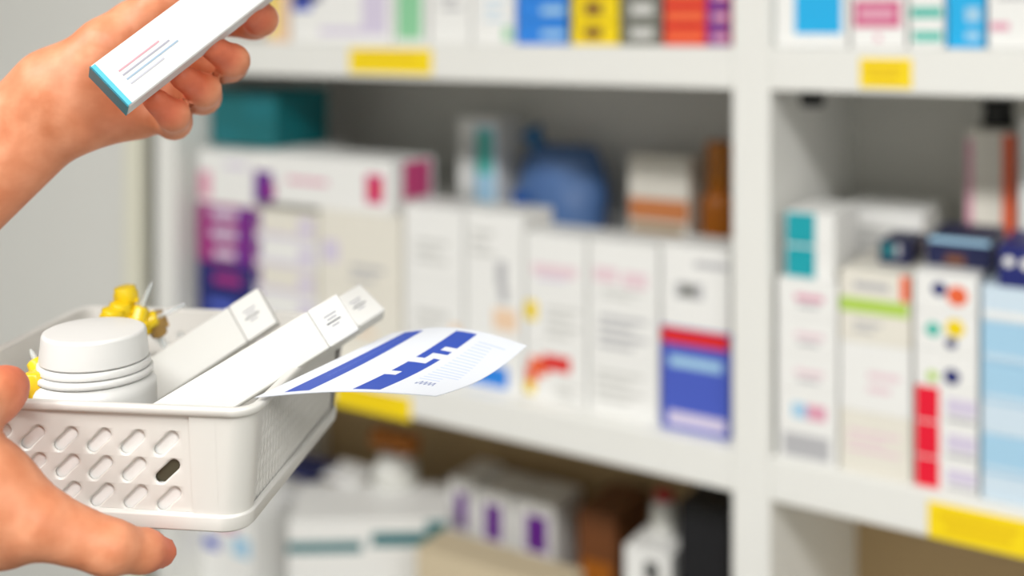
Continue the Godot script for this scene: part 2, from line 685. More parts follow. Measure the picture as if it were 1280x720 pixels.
func shelving() -> void:
	var white := paint("eeeeea", 0.42)
	var t := thing("shelving_unit", "white shelving unit with thick boards, uprights and yellow shelf labels", "shelf", shelf_frame)
	var floor_y := -1.0676
	var top := 0.87
	for x in [[-0.872, -0.832], [0.0, 0.04], [0.86, 0.9]]:
		part("upright", block(Vector3(x[1] - x[0], top - floor_y, 0.33), 0.0015), white, t, at(Vector3((x[0] + x[1]) / 2.0, (top + floor_y) / 2.0, -0.165)))
	for k in 5:
		var y := 0.4132 * (2 - k)
		for x in [[-0.832, 0.0], [0.04, 0.86]]:
			part("shelf_board", block(Vector3(x[1] - x[0] - 0.0004, 0.044, 0.322), 0.0015), white, t, at(Vector3((x[0] + x[1]) / 2.0, y - 0.022, -0.164 + 0.003)))
	for x in [[-0.832, 0.0], [0.04, 0.86]]:
		for k in 4:
			var y := 0.4132 * (2 - k) - 0.044
			var p := part("back_panel", block(Vector3(x[1] - x[0], 0.369, 0.006), 0.0), paint("e9e8e2" if k < 2 else "b59a70", 0.7), t, at(Vector3((x[0] + x[1]) / 2.0, y - 0.1846, -0.327)))
			if k >= 2:
				p.set_meta("label", "brown hardboard back of the lower shelves")
		part("kick_board", block(Vector3(x[1] - x[0] - 0.001, 0.17, 0.02), 0.002), white, t, at(Vector3((x[0] + x[1]) / 2.0, floor_y + 0.09, -0.05)))
	shelf_label(t, "yellow label on the top board of the wide bay", -0.5091, -0.3802, 0.376, 0.4067, 1)
	shelf_label(t, "yellow label on the top board beside the peg", 0.1298, 0.1782, 0.3752, 0.4034, 2)
	shelf_label(t, "yellow label on the middle board below the leaflet", -0.5343, -0.4116, -0.0486, -0.0196, 1)
	shelf_label(t, "long yellow label below the crimson and pale blue cartons", 0.1926, 0.2881, -0.0428, -0.0093, 2)
	# a black peg under the top board
	var peg := part("shelf_peg", lathe([Vector2(0, -0.017), Vector2(0.010, -0.017), Vector2(0.0125, -0.013), Vector2(0.0125, -0.003), Vector2(0.006, 0.0), Vector2(0, 0.0)], 16), paint("101012", 0.4), t, at(Vector3(0.0738, 0.3692, -0.03)))
	peg.set_meta("label", "black peg under the top board")

func cartons() -> void:
	carton("medicine_carton", "pale orange carton standing at the far end of the top shelf", "box", "", -0.6644, -0.6263, 0.4137, 0.5125, -0.012, 0.12, "f3d3b4", [["printed_band", 0.1, 0.1, 0.5, 0.95, "f7d800"]])
	carton("medicine_carton", "white carton with dark blue corner and lilac print on the top shelf", "box", "", -0.6208, -0.4512, 0.4137, 0.5114, -0.012, 0.14, "f3f3f1", [["printed_corner", 0.02, 0.55, 0.32, 0.98, "1a2470"], ["printed_mark", 0.02, 0.42, 0.22, 0.55, "4a5fc4"], ["printed_band", 0.3, 0.1, 0.95, 0.2, "d9d0e6"], ["printed_band", 0.72, 0.2, 0.95, 0.95, "d9d0e6"]])
	carton("medicine_carton", "white carton with a broad mint green panel on the top shelf", "box", "", -0.4475, -0.3968, 0.4137, 0.5081, -0.012, 0.13, "f3f3f1", [["printed_band", 0.1, 0.05, 0.85, 0.97, "8fd0a2"]])
	carton("medicine_carton", "plain white carton with grey lettering beside the mint green carton", "box", "", -0.392, -0.333, 0.4137, 0.5044, -0.012, 0.13, "f3f3f1", [["text_line", 0.3, 0.69, 0.8, 0.75, "b9b9bd"], ["text_line", 0.3, 0.57, 0.66, 0.63, "b9b9bd"], ["text_line", 0.3, 0.45, 0.8, 0.51, "b9b9bd"]])
	carton("medicine_carton", "white carton with faint blue lettering beside the bright blue cartons", "box", "", -0.3295, -0.2712, 0.4137, 0.5027, -0.012, 0.13, "f3f3f1", [["text_line", 0.3, 0.54, 0.8, 0.6, "d3e5f3"], ["text_line", 0.3, 0.42, 0.66, 0.48, "d3e5f3"], ["text_line", 0.3, 0.3, 0.8, 0.36, "d3e5f3"], ["printed_mark", 0.75, 0.05, 0.95, 0.22, "8fd0a2"]])
	carton("medicine_carton", "bottom bright blue carton of the stack on the top shelf", "box", "blue cartons stacked on the top shelf", -0.2678, -0.2009, 0.4137, 0.4393, -0.012, 0.12, "2a86e6", [["printed_band", 0.5, 0.3, 0.95, 0.6, "a9d3ee"]])
	carton("medicine_carton", "second bright blue carton up in the stack on the top shelf", "box", "blue cartons stacked on the top shelf", -0.2678, -0.2009, 0.4397, 0.4678, -0.012, 0.12, "2a86e6", [["printed_band", 0.5, 0.3, 0.95, 0.6, "a9d3ee"]])
	carton("medicine_carton", "third bright blue carton up in the stack on the top shelf", "box", "blue cartons stacked on the top shelf", -0.2678, -0.2009, 0.4682, 0.4971, -0.012, 0.12, "2a86e6", [])
	carton("medicine_carton", "bottom yellow carton of the stack on the top shelf", "box", "yellow cartons stacked on the top shelf", -0.1945, -0.1364, 0.4137, 0.4382, -0.012, 0.12, "f7d800", [["printed_mark", 0.28, 0.3, 0.66, 0.8, "7a4a2a"]])
	carton("medicine_carton", "second yellow carton up in the stack on the top shelf", "box", "yellow cartons stacked on the top shelf", -0.1945, -0.1364, 0.4386, 0.4659, -0.012, 0.12, "f7d800", [["printed_mark", 0.28, 0.3, 0.66, 0.8, "7a4a2a"]])
	carton("medicine_carton", "third yellow carton up in the stack on the top shelf", "box", "yellow cartons stacked on the top shelf", -0.1945, -0.1364, 0.4663, 0.4944, -0.012, 0.12, "f7d800", [])
	carton("medicine_carton", "bottom dark grey carton of the stack on the top shelf", "box", "grey cartons stacked on the top shelf", -0.1323, -0.0847, 0.4137, 0.4381, -0.012, 0.12, "77786f", [["printed_mark", 0.25, 0.3, 0.8, 0.78, "d2d2cf"]])
	carton("medicine_carton", "second dark grey carton up in the stack on the top shelf", "box", "grey cartons stacked on the top shelf", -0.1323, -0.0847, 0.4385, 0.465, -0.012, 0.12, "77786f", [["printed_mark", 0.25, 0.3, 0.8, 0.78, "d2d2cf"]])
	carton("medicine_carton", "third dark grey carton up in the stack on the top shelf", "box", "grey cartons stacked on the top shelf", -0.1323, -0.0847, 0.4654, 0.4929, -0.012, 0.12, "77786f", [])
	carton("medicine_carton", "bottom red carton with orange band and purple end beside the upright", "box", "red and purple cartons stacked on the top shelf", -0.0816, -0.0069, 0.4137, 0.4337, -0.012, 0.12, "e0241f", [["printed_band", 0.03, 0.22, 0.62, 0.8, "f0683a"], ["printed_band", 0.66, 0.02, 0.99, 0.98, "6a2491"], ["printed_mark", 0.75, 0.25, 0.97, 0.65, "e3a0b8"]])
	carton("medicine_carton", "second red carton up with orange band and purple end", "box", "red and purple cartons stacked on the top shelf", -0.0816, -0.0069, 0.4341, 0.4557, -0.012, 0.12, "e0241f", [["printed_band", 0.03, 0.22, 0.62, 0.8, "f0683a"], ["printed_band", 0.66, 0.02, 0.99, 0.98, "6a2491"], ["printed_mark", 0.75, 0.25, 0.97, 0.65, "e3a0b8"]])
	carton("medicine_carton", "third red carton up with orange band and purple end", "box", "red and purple cartons stacked on the top shelf", -0.0816, -0.0069, 0.4561, 0.4785, -0.012, 0.12, "e0241f", [["printed_band", 0.03, 0.22, 0.62, 0.8, "f0683a"], ["printed_band", 0.66, 0.02, 0.99, 0.98, "6a2491"], ["printed_mark", 0.75, 0.25, 0.97, 0.65, "e3a0b8"]])
	carton("medicine_carton", "white carton with a large sky blue panel beside the upright", "box", "", 0.0413, 0.1144, 0.4137, 0.4935, -0.012, 0.15, "f3f3f1", [["printed_panel", 0.28, 0.16, 0.92, 0.97, "12b2ee"]])
	carton("medicine_carton", "white carton with a pink rounded lozenge printed on it", "box", "", 0.1179, 0.1698, 0.4137, 0.4916, -0.012, 0.14, "f3f3f1", [["printed_panel", 0.06, 0.25, 0.9, 0.58, "d2477f"], ["printed_panel", 0.14, 0.33, 0.8, 0.5, "e3a0b8"], ["printed_mark", 0.45, 0.08, 0.55, 0.16, "e3a0b8"]])
	carton("medicine_carton", "white carton with pale sea green stripes", "box", "", 0.1732, 0.2046, 0.4137, 0.4903, -0.012, 0.14, "f3f3f1", [["printed_band", 0.1, 0.08, 0.95, 0.2, "45bfae"], ["printed_band", 0.05, 0.37, 0.95, 0.5, "45bfae"], ["printed_band", 0.3, 0.7, 0.95, 0.8, "45bfae"]])
	carton("medicine_carton", "sky blue carton between two white cartons on the top shelf", "box", "", 0.2073, 0.2397, 0.4137, 0.4893, -0.012, 0.14, "12b2ee", [["printed_mark", 0.5, 0.32, 0.9, 0.5, "a9d3ee"], ["printed_mark", 0.5, 0.1, 0.9, 0.2, "a9d3ee"]])
	carton("medicine_carton", "white carton with a small pink stamp beside the sky blue carton", "box", "", 0.2429, 0.286, 0.4137, 0.4881, -0.012, 0.14, "f3f3f1", [["printed_mark", 0.05, 0.22, 0.42, 0.32, "e3a0b8"], ["text_line", 0.2, 0.8, 0.8, 0.85, "b9b9bd"], ["text_line", 0.2, 0.7, 0.632, 0.75, "b9b9bd"], ["text_line", 0.2, 0.6, 0.8, 0.65, "b9b9bd"]])
	carton("medicine_carton", "bottom navy blue carton of the far stack beside the end upright", "box", "magenta and navy cartons stacked at the far left of the middle shelf", -0.806, -0.6989, 0.0005, 0.0295, -0.02, 0.2, "1a2470", [])
	carton("medicine_carton", "second navy blue carton up in the far stack", "box", "magenta and navy cartons stacked at the far left of the middle shelf", -0.806, -0.6989, 0.0299, 0.0664, -0.02, 0.2, "1a2470", [["printed_mark", 0.2, 0.2, 0.7, 0.6, "4a5fc4"]])
	carton("medicine_carton", "third navy blue carton up in the far stack", "box", "magenta and navy cartons stacked at the far left of the middle shelf", -0.806, -0.6989, 0.0668, 0.1022, -0.02, 0.2, "1a2470", [["printed_mark", 0.3, 0.2, 0.8, 0.6, "a3297f"]])
	carton("medicine_carton", "magenta and lilac carton lying right on the navy cartons", "box", "magenta and navy cartons stacked at the far left of the middle shelf", -0.806, -0.6989, 0.1026, 0.129, -0.02, 0.2, "a3297f", [["printed_mark", 0.3, 0.3, 0.7, 0.75, "d9d0e6"], ["printed_band", 0.72, 0.05, 0.98, 0.95, "6a2491"]])
	carton("medicine_carton", "middle one of three magenta and lilac cartons in the far stack", "box", "magenta and navy cartons stacked at the far left of the middle shelf", -0.806, -0.6989, 0.1294, 0.157, -0.02, 0.2, "a3297f", [["printed_mark", 0.25, 0.3, 0.72, 0.75, "d9d0e6"], ["printed_band", 0.76, 0.05, 0.98, 0.95, "6a2491"]])
	carton("medicine_carton", "topmost magenta and lilac carton in the far stack", "box", "magenta and navy cartons stacked at the far left of the middle shelf", -0.806, -0.6989, 0.1574, 0.1849, -0.02, 0.2, "a3297f", [["printed_mark", 0.25, 0.3, 0.72, 0.75, "d9d0e6"], ["printed_band", 0.76, 0.05, 0.98, 0.95, "6a2491"]])
	carton("medicine_carton", "white carton with coral left edge on top of the magenta cartons", "box", "magenta and navy cartons stacked at the far left of the middle shelf", -0.806, -0.6989, 0.1853, 0.2598, -0.02, 0.2, "f3f3f1", [["printed_band", 0.02, 0.1, 0.25, 0.6, "e3a0b8"], ["printed_mark", 0.5, 0.7, 0.9, 0.8, "d9d0e6"]])
	carton("medicine_carton", "bottom white carton with purple edge under the wide white carton", "box", "white cartons with purple edges", -0.6947, -0.5827, 0.0005, 0.0375, -0.02, 0.15, "ece8dd", [["printed_band", 0.02, 0.03, 0.97, 0.2, "d9d0e6"], ["printed_mark", 0.72, 0.3, 0.95, 0.8, "d9d0e6"], ["printed_edge", 0.02, 0.25, 0.1, 0.9, "6a2491"]])
	carton("medicine_carton", "second white carton with purple edge up under the wide white carton", "box", "white cartons with purple edges", -0.6947, -0.5827, 0.0379, 0.0741, -0.02, 0.15, "f3f3f1", [["printed_band", 0.02, 0.03, 0.97, 0.2, "d9d0e6"], ["printed_mark", 0.72, 0.3, 0.95, 0.8, "d9d0e6"], ["printed_edge", 0.02, 0.25, 0.1, 0.9, "6a2491"]])
	carton("medicine_carton", "third white carton with purple edge up under the wide white carton", "box", "white cartons with purple edges", -0.6947, -0.5827, 0.0745, 0.1106, -0.02, 0.15, "ece8dd", [["printed_band", 0.02, 0.03, 0.97, 0.2, "d9d0e6"], ["printed_mark", 0.72, 0.3, 0.95, 0.8, "d9d0e6"], ["printed_edge", 0.02, 0.25, 0.1, 0.9, "6a2491"]])
	carton("medicine_carton", "fourth white carton with purple edge up under the wide white carton", "box", "white cartons with purple edges", -0.6947, -0.5827, 0.111, 0.1472, -0.02, 0.15, "f3f3f1", [["printed_band", 0.02, 0.03, 0.97, 0.2, "d9d0e6"], ["printed_mark", 0.72, 0.3, 0.95, 0.8, "d9d0e6"], ["printed_edge", 0.02, 0.25, 0.1, 0.9, "6a2491"]])
	carton("medicine_carton", "topmost white carton with purple edge under the wide white carton", "box", "white cartons with purple edges", -0.6947, -0.5827, 0.1476, 0.1859, -0.02, 0.15, "ece8dd", [["printed_band", 0.02, 0.03, 0.97, 0.2, "d9d0e6"], ["printed_mark", 0.72, 0.3, 0.95, 0.8, "d9d0e6"], ["printed_edge", 0.02, 0.25, 0.1, 0.9, "6a2491"]])
	carton("medicine_carton", "lower cream carton between purple edged cartons and white cartons", "box", "", -0.5787, -0.4423, 0.0005, 0.0985, -0.02, 0.15, "ece8dd", [["text_line", 0.15, 0.64, 0.7, 0.7, "f3d3b4"], ["text_line", 0.15, 0.52, 0.546, 0.58, "f3d3b4"], ["text_line", 0.15, 0.4, 0.7, 0.46, "f3d3b4"]])
	carton("medicine_carton", "upper cream carton right under the wide white carton", "box", "", -0.5787, -0.4423, 0.0989, 0.1939, -0.02, 0.15, "ece8dd", [["printed_mark", 0.05, 0.3, 0.25, 0.6, "d9d0e6"], ["text_line", 0.4, 0.2333, 0.8, 0.3, "b9b9bd"], ["text_line", 0.4, 0.1, 0.688, 0.1667, "b9b9bd"]])
	carton("medicine_carton", "lower white carton behind the leaflet with grey lettering", "box", "", -0.4373, -0.3489, 0.0005, 0.1207, -0.02, 0.07, "f3f3f1", [["text_line", 0.2, 0.6286, 0.75, 0.7, "d2d2cf"], ["text_line", 0.2, 0.4857, 0.596, 0.5571, "d2d2cf"], ["text_line", 0.2, 0.3429, 0.75, 0.4143, "d2d2cf"], ["text_line", 0.2, 0.2, 0.596, 0.2714, "d2d2cf"], ["printed_mark", 0.8, 0.2, 0.95, 0.6, "f3d3b4"]])
	carton("medicine_carton", "upper white carton left of the carton with tiny grey figures", "box", "", -0.4373, -0.3489, 0.1211, 0.212, -0.02, 0.07, "f3f3f1", [["text_line", 0.2, 0.49, 0.75, 0.55, "d2d2cf"], ["text_line", 0.2, 0.37, 0.596, 0.43, "d2d2cf"], ["text_line", 0.2, 0.25, 0.75, 0.31, "d2d2cf"]])
	carton("medicine_carton", "wide white carton with purple corner and red end on the stacks", "box", "", -0.6987, -0.4594, 0.1945, 0.2624, -0.024, 0.09, "f3f3f1", [["printed_corner", 0, 0, 0.14, 0.62, "6a2491"], ["printed_mark", 0.1, 0.1, 0.16, 0.4, "a3297f"], ["text_line", 0.25, 0.45, 0.55, 0.55, "e3a0b8"], ["side_panel", 0.25, 0.25, 0.9, 0.97, "d2477f"], ["printed_mark", 0.82, 0.2, 0.94, 0.75, "d2477f"], ["printed_mark", 0.86, 0.35, 0.91, 0.6, "e0241f"]])
	carton("medicine_carton", "large dark teal carton on top of the far stacks under the shelf", "box", "", -0.8232, -0.6942, 0.263, 0.3439, -0.06, 0.11, "07686e", [["printed_panel", 0.55, 0.5, 0.98, 0.95, "0b6f78"], ["printed_panel", 0.05, 0.1, 0.4, 0.3, "0b6f78"]])
	carton("medicine_carton", "white carton with a royal blue foot band beside the orange print", "box", "", -0.3454, -0.2641, 0.0005, 0.063, -0.02, 0.07, "f3f3f1", [["printed_band", 0.05, 0.1, 0.75, 0.5, "2a86e6"], ["printed_mark", 0.1, 0.55, 0.5, 0.85, "d9d0e6"]])
	carton("medicine_carton", "white carton with small grey figures and peach patch", "box", "", -0.3454, -0.2641, 0.0634, 0.2138, -0.02, 0.07, "f3f3f1", [["printed_mark", 0.55, 0.42, 0.72, 0.62, "b9b9bd"], ["printed_mark", 0.6, 0.3, 0.75, 0.42, "b9b9bd"], ["printed_panel", 0.5, 0.08, 0.9, 0.25, "f3d3b4"], ["text_line", 0.1, 0.81, 0.5, 0.85, "d2d2cf"], ["text_line", 0.1, 0.73, 0.388, 0.77, "d2d2cf"], ["text_line", 0.1, 0.65, 0.5, 0.69, "d2d2cf"]])
	carton("medicine_carton", "white carton with orange and red chevron print", "box", "", -0.2607, -0.1806, 0.0005, 0.0644, -0.02, 0.07, "f3f3f1", [["printed_chevron", 0.02, 0.3, 0.2, 0.62, "f0683a"], ["printed_chevron", 0.08, 0.48, 0.38, 0.8, "f0683a"], ["printed_chevron", 0.3, 0.6, 0.75, 0.88, "e0241f"], ["printed_chevron", 0, 0.12, 0.16, 0.34, "f7d800"], ["text_line", 0.5, 0.34, 0.9, 0.4, "d2d2cf"], ["text_line", 0.5, 0.22, 0.788, 0.28, "d2d2cf"], ["text_line", 0.5, 0.1, 0.9, 0.16, "d2d2cf"]])
	carton("medicine_carton", "white carton with a yellow square and grey lettering", "box", "", -0.2607, -0.1806, 0.0648, 0.1285, -0.02, 0.07, "f3f3f1", [["printed_mark", 0, 0.45, 0.2, 0.8, "f7d800"], ["text_line", 0.35, 0.6714, 0.9, 0.75, "d2d2cf"], ["text_line", 0.35, 0.5143, 0.746, 0.5929, "d2d2cf"], ["text_line", 0.35, 0.3571, 0.9, 0.4357, "d2d2cf"], ["text_line", 0.35, 0.2, 0.746, 0.2786, "d2d2cf"]])
	carton("medicine_carton", "white carton with a pink title line on top of its stack", "box", "", -0.2607, -0.1806, 0.1289, 0.1945, -0.02, 0.07, "f3f3f1", [["text_line", 0.12, 0.28, 0.85, 0.48, "ecd3db"], ["text_line", 0.2, 0.2, 0.7, 0.26, "d9d0e6"]])
	carton("medicine_carton", "bottom white carton with grey lettering beside the royal blue carton", "box", "", -0.1773, -0.0921, 0.0005, 0.0633, -0.02, 0.07, "f3f3f1", [["text_line", 0.1, 0.7214, 0.8, 0.8, "d2d2cf"], ["text_line", 0.1, 0.5643, 0.604, 0.6429, "d2d2cf"], ["text_line", 0.1, 0.4071, 0.8, 0.4857, "d2d2cf"], ["text_line", 0.1, 0.25, 0.604, 0.3286, "d2d2cf"]])
	carton("medicine_carton", "middle white carton with grey lettering beside the royal blue carton", "box", "", -0.1773, -0.0921, 0.0637, 0.1287, -0.02, 0.07, "f3f3f1", [["text_line", 0.15, 0.6714, 0.85, 0.75, "b9b9bd"], ["text_line", 0.15, 0.5143, 0.654, 0.5929, "b9b9bd"], ["text_line", 0.15, 0.3571, 0.85, 0.4357, "b9b9bd"], ["text_line", 0.15, 0.2, 0.654, 0.2786, "b9b9bd"]])
	carton("medicine_carton", "white carton with pink lettering on top of its stack", "box", "", -0.1773, -0.0921, 0.1291, 0.195, -0.02, 0.07, "f3f3f1", [["text_line", 0.08, 0.3, 0.42, 0.55, "ecd3db"], ["text_line", 0.5, 0.26, 0.85, 0.52, "ecd3db"], ["text_line", 0.2, 0.15, 0.8, 0.2, "d2d2cf"], ["text_line", 0.2, 0.05, 0.632, 0.1, "d2d2cf"]])
	carton("medicine_carton", "royal blue carton with a red band along its top edge", "box", "", -0.0881, -0.0109, 0.0005, 0.1108, -0.02, 0.07, "4a5fc4", [["printed_band", 0, 0.84, 0.99, 0.99, "e0241f"], ["text_line", 0.12, 0.62, 0.9, 0.72, "a9d3ee"], ["printed_band", 0.1, 0.05, 0.95, 0.18, "d9d0e6"]])
	carton("medicine_carton", "white carton with a dark grey mark on the royal blue carton", "box", "", -0.0881, -0.0109, 0.1112, 0.1985, -0.02, 0.07, "f3f3f1", [["printed_mark", 0.22, 0.36, 0.62, 0.56, "b9b9bd"], ["text_line", 0.5, 0.76, 0.98, 0.84, "b9b9bd"], ["printed_mark", 0.3, 0.4, 0.5, 0.52, "77786f"]])
	carton("medicine_carton", "tall white and pale teal carton standing behind the white cartons", "box", "", -0.4809, -0.4153, 0.0005, 0.3063, -0.2, 0.07, "f3f3f1", [["printed_panel", 0.45, 0.3, 0.95, 0.97, "a9d3ee"], ["printed_panel", 0.5, 0.75, 0.85, 0.95, "45bfae"], ["printed_band", 0.3, 0.3, 0.42, 0.9, "b9b9bd"]])
	carton("medicine_carton", "tall cream carton with an orange band behind the front row", "box", "", -0.2156, -0.1322, 0.0005, 0.2707, -0.2, 0.055, "ece8dd", [["printed_band", 0.02, 0.7, 0.98, 0.8, "dd8a52"], ["printed_band", 0.05, 0.62, 0.9, 0.68, "b79a72"]])
	carton("medicine_carton", "bottom small white carton with a grey panel against the centre upright", "box", "small white cartons stacked against the centre upright", 0.0458, 0.1059, 0.0005, 0.0315, -0.006, 0.1, "f3f3f1", [["printed_panel", 0.1, 0.1, 0.88, 0.85, "b9b9bd"]])
	carton("medicine_carton", "small white carton with blue and coral mark above the grey panelled one", "box", "small white cartons stacked against the centre upright", 0.0458, 0.1059, 0.0319, 0.0689, -0.006, 0.1, "f3f3f1", [["printed_mark", 0.25, 0.3, 0.5, 0.7, "a9d3ee"], ["printed_mark", 0.5, 0.3, 0.82, 0.7, "e3a0b8"]])
	carton("medicine_carton", "third small white carton up against the centre upright", "box", "small white cartons stacked against the centre upright", 0.0458, 0.1059, 0.0693, 0.1056, -0.006, 0.1, "f3f3f1", [["text_line", 0.3, 0.45, 0.78, 0.62, "ecd3db"], ["text_line", 0.35, 0.28, 0.7, 0.38, "b9b9bd"]])
	carton("medicine_carton", "fourth small white carton up against the centre upright", "box", "small white cartons stacked against the centre upright", 0.0458, 0.1059, 0.106, 0.143, -0.006, 0.1, "f3f3f1", [["text_line", 0.3, 0.45, 0.78, 0.62, "ecd3db"], ["text_line", 0.35, 0.28, 0.7, 0.38, "b9b9bd"]])
	carton("medicine_carton", "fifth small white carton up right below the teal ended cartons", "box", "small white cartons stacked against the centre upright", 0.0458, 0.1059, 0.1434, 0.1812, -0.006, 0.1, "f3f3f1", [["text_line", 0.3, 0.45, 0.78, 0.62, "e3a0b8"], ["text_line", 0.35, 0.28, 0.7, 0.38, "b9b9bd"]])
	carton("medicine_carton", "lower small carton with a bright teal half on the stack by the upright", "box", "", 0.0513, 0.1018, 0.1816, 0.2137, -0.012, 0.09, "f3f3f1", [["printed_panel", 0.03, 0.03, 0.62, 0.97, "0fa3b0"]])
	carton("medicine_carton", "upper small carton with a bright teal half on the stack by the upright", "box", "", 0.0513, 0.1018, 0.2141, 0.2481, -0.012, 0.09, "f3f3f1", [["printed_panel", 0.03, 0.03, 0.62, 0.97, "0fa3b0"]])
	carton("medicine_carton", "bottom cream carton with coral lettering in the right bay", "box", "", 0.1087, 0.1755, 0.0005, 0.0603, -0.006, 0.13, "ece8dd", [["text_line", 0.12, 0.63, 0.85, 0.7, "ecd3db"], ["text_line", 0.12, 0.49, 0.6456, 0.56, "ecd3db"], ["text_line", 0.12, 0.35, 0.85, 0.42, "ecd3db"]])
	carton("medicine_carton", "white carton with coral lettering below the lime striped one", "box", "", 0.1087, 0.1755, 0.0607, 0.1267, -0.006, 0.13, "f3f3f1", [["text_line", 0.4, 0.5, 0.85, 0.6, "ecd3db"], ["text_line", 0.4, 0.3, 0.724, 0.4, "ecd3db"]])
	carton("medicine_carton", "cream carton with lime green stripe and orange edge", "box", "", 0.1087, 0.1755, 0.1271, 0.1968, -0.006, 0.13, "ece8dd", [["printed_band", 0, 0.42, 0.97, 0.62, "b6d75c"], ["printed_edge", 0.86, 0.64, 0.99, 0.99, "f0683a"], ["text_line", 0.2, 0.75, 0.7, 0.85, "b9b9bd"], ["text_line", 0.2, 0.25, 0.6, 0.3, "b9b9bd"], ["text_line", 0.2, 0.15, 0.488, 0.2, "b9b9bd"]])
	carton("medicine_carton", "tall plain white carton behind the lime striped carton", "box", "", 0.0664, 0.1571, 0.0005, 0.2346, -0.15, 0.12, "f3f3f1", [["text_line", 0.2, 0.8967, 0.7, 0.92, "d2d2cf"], ["text_line", 0.2, 0.85, 0.56, 0.8733, "d2d2cf"]])
	carton("medicine_carton", "bottom carton with a crimson half in the right bay", "box", "", 0.1789, 0.2351, 0.0005, 0.0289, -0.006, 0.13, "f3f3f1", [["printed_panel", 0.02, 0.02, 0.4, 0.98, "ee0d33"], ["printed_band", 0.52, 0.3, 0.97, 0.75, "d9d0e6"], ["text_line", 0.52, 0.1, 0.97, 0.22, "b9b9bd"]])
	carton("medicine_carton", "middle carton with a crimson half in the right bay", "box", "", 0.1789, 0.2351, 0.0293, 0.0625, -0.006, 0.13, "f3f3f1", [["printed_panel", 0.02, 0.02, 0.4, 0.98, "ee0d33"], ["printed_band", 0.52, 0.3, 0.97, 0.75, "d9d0e6"], ["text_line", 0.52, 0.1, 0.97, 0.22, "b9b9bd"]])
	carton("medicine_carton", "topmost carton with a crimson half and lilac lines", "box", "", 0.1789, 0.2351, 0.0629, 0.0961, -0.006, 0.13, "f3f3f1", [["printed_panel", 0.02, 0.02, 0.4, 0.98, "ee0d33"], ["printed_band", 0.52, 0.3, 0.97, 0.75, "d9d0e6"], ["text_line", 0.52, 0.1, 0.97, 0.22, "b9b9bd"]])
	carton("medicine_carton", "white carton with green and navy dots above the crimson cartons", "box", "", 0.1789, 0.2351, 0.0965, 0.1297, -0.006, 0.13, "f3f3f1", [["printed_dot", 0.2, 0.1, 0.38, 0.45, "b6d75c"], ["printed_dot", 0.45, 0.12, 0.75, 0.55, "1a2470"]])
	carton("medicine_carton", "white carton with green, amber and navy dots", "box", "", 0.1789, 0.2351, 0.1301, 0.1655, -0.006, 0.13, "f3f3f1", [["printed_dot", 0.18, 0.25, 0.42, 0.85, "45bfae"], ["printed_dot", 0.5, 0.4, 0.8, 0.9, "f7d800"], ["printed_dot", 0.5, 0.1, 0.68, 0.4, "1a2470"]])
	carton("medicine_carton", "white carton with navy and orange dots on top of its stack", "box", "", 0.1789, 0.2351, 0.1659, 0.2028, -0.006, 0.13, "f3f3f1", [["printed_dot", 0.28, 0.35, 0.52, 0.85, "1a2470"], ["printed_dot", 0.52, 0.2, 0.85, 0.75, "f0683a"]])
	carton("medicine_carton", "bottom very pale blue carton beside the crimson cartons", "box", "pale blue cartons stacked at the right bay's yellow label", 0.2384, 0.2945, 0.0005, 0.0244, -0.006, 0.13, "d3e5f3", [])
	carton("medicine_carton", "sky blue carton, second from the bottom beside the crimson cartons", "box", "pale blue cartons stacked at the right bay's yellow label", 0.2384, 0.2945, 0.0248, 0.0606, -0.006, 0.13, "a9d3ee", [["printed_band", 0.05, 0.1, 0.9, 0.2, "d3e5f3"]])
	carton("medicine_carton", "very pale blue carton, third from the bottom", "box", "pale blue cartons stacked at the right bay's yellow label", 0.2384, 0.2945, 0.061, 0.0895, -0.006, 0.13, "d3e5f3", [])
	carton("medicine_carton", "sky blue carton, fourth from the bottom", "box", "pale blue cartons stacked at the right bay's yellow label", 0.2384, 0.2945, 0.0899, 0.1265, -0.006, 0.13, "a9d3ee", [["printed_band", 0.05, 0.08, 0.9, 0.2, "d3e5f3"]])
	carton("medicine_carton", "sky blue carton, fifth from the bottom", "box", "pale blue cartons stacked at the right bay's yellow label", 0.2384, 0.2945, 0.1269, 0.1634, -0.006, 0.13, "a9d3ee", [["printed_band", 0.05, 0.08, 0.9, 0.2, "d3e5f3"]])
	carton("medicine_carton", "very pale blue carton below the navy carton", "box", "pale blue cartons stacked at the right bay's yellow label", 0.2384, 0.2945, 0.1638, 0.1967, -0.006, 0.13, "d3e5f3", [["printed_band", 0.05, 0.1, 0.9, 0.3, "f3f3f1"]])
	carton("medicine_carton", "navy carton with white dots on top of the pale blue cartons", "box", "", 0.2527, 0.3061, 0.1971, 0.2342, -0.006, 0.1, "1a2470", [["printed_dot", 0.08, 0.45, 0.25, 0.8, "f3f3f1"], ["printed_dot", 0.35, 0.45, 0.55, 0.75, "f3f3f1"]])
	carton("medicine_carton", "dark navy carton with a red mark on the dotted cartons", "box", "", 0.1827, 0.2415, 0.2032, 0.2315, -0.04, 0.09, "121a48", [["printed_mark", 0.3, 0.1, 0.6, 0.4, "7a4a2a"], ["printed_band", 0.05, 0.8, 0.98, 0.98, "a9d3ee"]])
	carton("medicine_carton", "small dark navy carton on the lime striped carton", "box", "", 0.1354, 0.1651, 0.1972, 0.2198, -0.05, 0.07, "121a48", [["printed_mark", 0.1, 0.3, 0.5, 0.9, "0b6f78"], ["printed_mark", 0.55, 0.4, 0.7, 0.9, "b9b9bd"]])
	carton("medicine_carton", "tall cream carton with an orange stripe in the back corner", "box", "", 0.1922, 0.2434, 0.0005, 0.3227, -0.19, 0.1, "ece8dd", [["printed_band", 0.72, 0.45, 0.98, 0.99, "f0683a"], ["printed_band", 0.02, 0.5, 0.15, 0.97, "e3a0b8"]])
